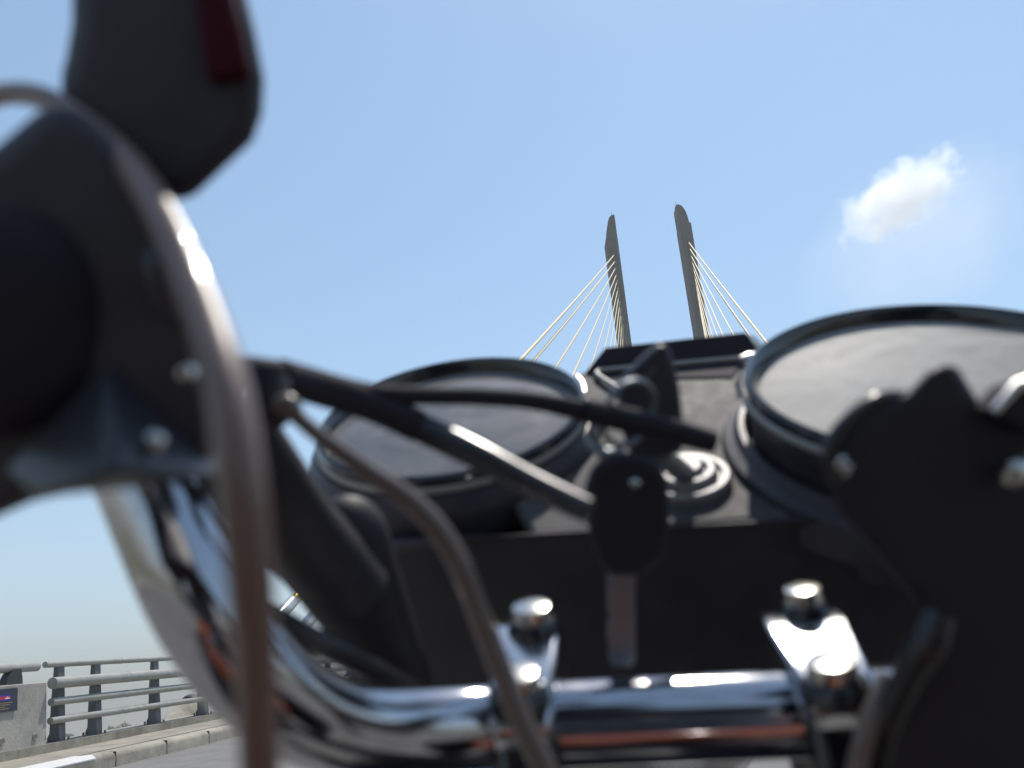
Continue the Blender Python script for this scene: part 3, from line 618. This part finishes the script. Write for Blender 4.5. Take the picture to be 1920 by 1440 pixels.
b = bmesh.new(); lathe(b, P(1580, 862, .182), (-CF+CU*1.1).normalized(), [(.0011, -.002), (.0009, 0), (.0006, .0005), (0, .0006)], 20); lathe(b, P(1590, 876, .182), (-CF+CU*1.1).normalized(), [(.0009, -.002), (.0009, 0), (.0006, .0005), (0, .0007)], 20); obj('screw', b, 'steel', rsw)
b = tube(bmesh.new(), rtube([(1665, 1270, .190, .0022), (1645, 1320, .188, .0024), (1622, 1380, .187, .0023), (1600, 1470, .187, .0023)], 8), 18); obj('throttle_cable', b, 'brown2', bike)
b = tube(bmesh.new(), rtube([(1765, 1150, .180, .003), (1740, 1210, .180, .0038), (1700, 1280, .184, .0034), (1665, 1360, .187, .003), (1640, 1470, .19, .003)], 8), 20); obj('throttle_cable', b, 'hose', bike)
def tank_mat():
    m = mat('tank paint', (.012, .012, .014), .12, coat=1.); n = m.node_tree.nodes; l = m.node_tree.links
    tc = n.new('ShaderNodeTexCoord'); sp = n.new('ShaderNodeSeparateXYZ'); l.new(tc.outputs['Object'], sp.inputs[0])
    a = n.new('ShaderNodeMath'); a.operation = 'GREATER_THAN'; a.inputs[1].default_value = .02; l.new(sp.outputs[2], a.inputs[0])
    c = n.new('ShaderNodeMath'); c.operation = 'LESS_THAN'; c.inputs[1].default_value = .085; l.new(sp.outputs[2], c.inputs[0])
    d = n.new('ShaderNodeMath'); d.operation = 'MULTIPLY'; l.new(a.outputs[0], d.inputs[0]); l.new(c.outputs[0], d.inputs[1])
    x = n.new('ShaderNodeMix'); x.data_type = 'RGBA'; x.inputs[6].default_value = (.012, .012, .014, 1); x.inputs[7].default_value = (.2, .055, .025, 1)
    l.new(d.outputs[0], x.inputs[0]); l.new(x.outputs[2], n['Principled BSDF'].inputs['Base Color']); return m
# tank, seat, fork, wheels below and behind the lens
b = bmesh.new(); bmesh.ops.create_uvsphere(b, u_segments=48, v_segments=28, radius=1)
for v in b.verts:
    c = v.co.copy(); y = c.y; w_ = .17*(1-.25*max(0, -y)); v.co = EYE + V((.04, -.18, -.2)) + BX*(c.x*w_) + BY*(y*.30) + BZ*(c.z*.135 + .012*y)
tank = obj('fuel_tank', b, tank_mat(), bike)
b = bmesh.new(); lathe(b, EYE+V((.04, -.14, -.066)), V((0, .05, 1)), [(.034, -.005), (.034, .004), (.03, .008), (0, .009)], 40); obj('filler_cap', b, 'chrome', tank)
b = bmesh.new(); fr = [EYE+V((.04-.11, -.45, -.25)), EYE+V((.04-.13, -.9, -.24)), EYE+V((.04+.13, -.9, -.24)), EYE+V((.04+.11, -.45, -.25))]; prism(b, fr, V((0, 0, -.1))); obj('seat', b, 'rubber', bike, bevel=.03, seg=4)
for sx in (-1, 1):
    t0 = EYE+BX*(.05+sx*.09)+BY*.27+V((0, 0, -.06)); t1 = t0+BY*.38+V((0, 0, -.75))
    obj('fork_leg', tube(bmesh.new(), [(t0, .017), (t0.lerp(t1, .45), .017), (t0.lerp(t1, .46), .025), (t1, .025)], 24), 'chrome', bike)
b = bmesh.new(); fr = [EYE+BX*(.05+x)+BY*(.27+y)+V((0, 0, -.085)) for x, y in ((-.12, -.03), (.12, -.03), (.12, .05), (0, .06), (-.12, .05))]; prism(b, fr, V((0, 0, -.03))); obj('top_yoke', b, 'plastic', bike, bevel=.006)
def wheel(c, nm):
    e = obj(nm, lathe(bmesh.new(), c, BX, [(.25, -.04), (.29, -.05), (.315, -.03), (.32, 0), (.315, .03), (.29, .05), (.25, .04)], 64, hint=BY, closed=True), 'tyre', bike)
    obj('rim', lathe(bmesh.new(), c, BX, [(.25, -.035), (.235, -.02), (.235, .02), (.25, .035)], 64, hint=BY, closed=True), 'chrome', e)
    b = bmesh.new(); lathe(b, c, BX, [(0, -.05), (.03, -.05), (.03, .05), (0, .05)], 24, hint=BY)
    for k in range(12):
        a = k*math.pi/6; d = BY*math.cos(a)+BZ*math.sin(a); tube(b, [(c+d*.02, .004), (c+d*.24, .004)], 6)
    obj('spokes', b, 'chrome', e)
wheel(EYE+BX*.05+BY*.66+V((0, 0, -.78)), 'wheel'); wheel(EYE+BX*.05-BY*.75+V((0, 0, -.78)), 'wheel')
for sx in (-1, 1):
    b = bmesh.new(); boxo(b, EYE+BX*(.04+sx*.2)+BY*.0+V((0, 0, -.24)), BX, (BY+BX*sx*-.15).normalized(), BZ, .035, .2, .12); obj('chrome_darkener', b, 'rubber', bike, bevel=.03, seg=4)  # unseen dark boxes, added to darken what the handlebar chrome reflects
b = bmesh.new(); boxo(b, EYE+BX*.05+BY*-.1+V((0, 0, -.58)), BX, BY, BZ, .12, .22, .2); obj('engine', b, 'plastic', bike, bevel=.04)
b = bmesh.new(); tube(b, [(EYE+BX*.05+BY*.26+V((0, 0, -.12)), .025), (EYE+BX*.05+BY*.05+V((0, 0, -.36)), .022), (EYE+BX*.05-BY*.75+V((0, 0, -.78)), .02)], 16); obj('frame', b, 'plastic', bike)

# keys
key = empty('ignition_key', P(1230, 830, .262), 'black-headed key standing upright in the ignition lock', 'key')
b = bmesh.new(); pix = [(1236, 646), (1254, 650), (1266, 686), (1276, 730), (1282, 790), (1280, 850), (1215, 862), (1180, 850), (1162, 790), (1160, 740), (1172, 708), (1198, 680)]
fr = [P(x, y, .252) for x, y in pix]; prism(b, fr, CF*.005+CU*.001); kh = obj('key_head', b, 'plastic', key, bevel=.0022, seg=5)
b = bmesh.new(); fr = [P(x, y, .2512) for x, y in ((1204, 722), (1212, 718), (1236, 694), (1234, 686), (1224, 690), (1206, 708))]; prism(b, fr, CF*.001); obj('key_slot', b, 'console', kh, bevel=.0004)
b = bmesh.new(); tube(b, [(P(1232, 850, .255), .0035), (ic+GN*.004, .0035)], 16); obj('key_blade', b, 'key_metal', key)
ring_c = P(1180, 775, .243)
b = bmesh.new(); a_, b_, n_ = frame((CF*.8-CR*.55+CU*.3).normalized(), CU); pts = [(ring_c+(a_*math.cos(t)*.0095+b_*math.sin(t)*.0095), .0009) for t in [2*math.pi*k/40 for k in range(41)]]
tube(b, pts, 10, caps=False); tag(obj('key_ring', b, 'key_metal'), 'small metal split ring joining the upright key and the hanging key', 'key ring')
key2 = empty('hanging_key', P(1180, 960, .232), 'black-headed key hanging blade down from the key ring', 'key')
b = bmesh.new(); pix = [(1150, 852), (1205, 848), (1240, 868), (1256, 905), (1258, 985), (1245, 1050), (1205, 1082), (1140, 1082), (1118, 1040), (1102, 980), (1098, 915), (1112, 872)]
fr = [P(x, y, .232) for x, y in pix]; prism(b, fr, CF*.006); kh2 = obj('key_head', b, 'rubber', key2, bevel=.0025, seg=5)
b = bmesh.new(); lathe(b, P(1190, 905, .2318), (-CF+CU*.8+CR*.1).normalized(), [(.0016, -.0005), (.0014, .0006), (.0008, .0011), (0, .0013)], 24); obj('rivet', b, 'steel', kh2)
b = bmesh.new(); fr = [P(x, y, .234) for x, y in ((1140, 1075), (1192, 1075), (1192, 1240), (1184, 1252), (1150, 1252), (1141, 1235), (1143, 1210), (1138, 1200), (1140, 1170), (1144, 1160), (1140, 1140))]; prism(b, fr, CF*.002); obj('key_blade', b, 'key_metal', key2, bevel=.0006, seg=3)
b = tube(bmesh.new(), rtube([(1105, 812, .24, .0016), (1118, 838, .238, .0018), (1138, 852, .236, .0018), (1170, 848, .235, .0016)], 6), 14); obj('key_tag_loop', b, 'key_metal', key2)

# ------------------------------------------------------------------ rider behind the lens (seen only in the chrome)
def person():
    root = empty('person', EYE+V((0.04, -.5, -1.1)), 'rider astride the motorcycle in dark shirt and rust orange trousers, holding the camera', 'person')
    J = {}; E = []; me = bpy.data.meshes.new('body')
    def j(n, x, y, z, r): J[n] = (len(J), V((x, y, z)), r)
    j('pel', .04, -.62, .93, .13); j('waist', .04, -.6, 1.08, .17); j('chest', .04, -.5, 1.28, .2); j('neck', .04, -.43, 1.43, .06); j('head', .04, -.38, 1.55, .09); j('crown', .04, -.37, 1.66, .075)
    for s, n in ((-1, 'l'), (1, 'r')):
        j(n+'sh', .04+s*.2, -.47, 1.34, .075); j(n+'el', .04+s*.3, -.3, 1.14, .052); j(n+'wr', .04+s*.09, -.09, 1.075, .028); j(n+'ha', .04+s*.06, -.045, 1.085, .025)
        j(n+'hip', .04+s*.14, -.58, .9, .12); j(n+'kn', .04+s*.24, -.02, .82, .09); j(n+'an', .04+s*.2, -.3, .3, .042); j(n+'ft', .04+s*.2, -.16, .24, .04)
        E += [('chest', n+'sh'), (n+'sh', n+'el'), (n+'el', n+'wr'), (n+'wr', n+'ha'), ('pel', n+'hip'), (n+'hip', n+'kn'), (n+'kn', n+'an'), (n+'an', n+'ft')]
    E += [('pel', 'waist'), ('waist', 'chest'), ('chest', 'neck'), ('neck', 'head'), ('head', 'crown')]
    base_ = V(root.location)
    me.from_pydata([list(v[1]-base_) for v in J.values()], [(J[a][0], J[b][0]) for a, b in E], [])
    o = bpy.data.objects.new('body', me); COL.objects.link(o); o.parent = root
    sk = o.modifiers.new('skin', 'SKIN'); o.modifiers.new('sub', 'SUBSURF').levels = 2
    for k, v in enumerate(J.values()): me.skin_vertices[0].data[k].radius = (v[2], v[2])
    me.skin_vertices[0].data[0].use_root = True
    mm = M['cloth']; n = mm.node_tree.nodes; l = mm.node_tree.links
    g = n.new('ShaderNodeNewGeometry'); sp = n.new('ShaderNodeSeparateXYZ'); l.new(g.outputs['Position'], sp.inputs[0])
    a = n.new('ShaderNodeMath'); a.operation = 'LESS_THAN'; a.inputs[1].default_value = .99; l.new(sp.outputs[2], a.inputs[0])
    x = n.new('ShaderNodeMix'); x.data_type = 'RGBA'; x.inputs[6].default_value = (.018, .02, .028, 1); x.inputs[7].default_value = (.2, .055, .025, 1)
    l.new(a.outputs[0], x.inputs[0]); l.new(x.outputs[2], n['Principled BSDF'].inputs['Base Color']); me.materials.append(mm)
    return root
person()
ph = empty('phone', EYE+V((0, -.012, 0)), 'dark phone held level behind the lens by the rider', 'phone')
b = bmesh.new(); boxo(b, EYE-CF*.012+CR*.045-CU*.018, CR, CU, CF, .062, .031, .004); obj('phone_body', b, 'tankblack', ph, bevel=.003)

# ------------------------------------------------------------------ haze: air inside one closed box
b = bmesh.new(); boxo(b, V((0, 0, 70)), V((1, 0, 0)), V((0, 1, 0)), V((0, 0, 1)), 3950, 3950, 83.5)
hm = bpy.data.materials.new('haze'); hm.use_nodes = True; n = hm.node_tree.nodes; n.remove(n['Principled BSDF'])
pv = n.new('ShaderNodeVolumePrincipled'); pv.inputs['Color'].default_value = (.6, .585, .565, 1); pv.inputs['Density'].default_value = .0009
hm.node_tree.links.new(pv.outputs[0], n['Material Output'].inputs['Volume'])
tag(obj('haze', b, hm, smooth=False), 'pale humid haze over the river', 'haze', kind='stuff')
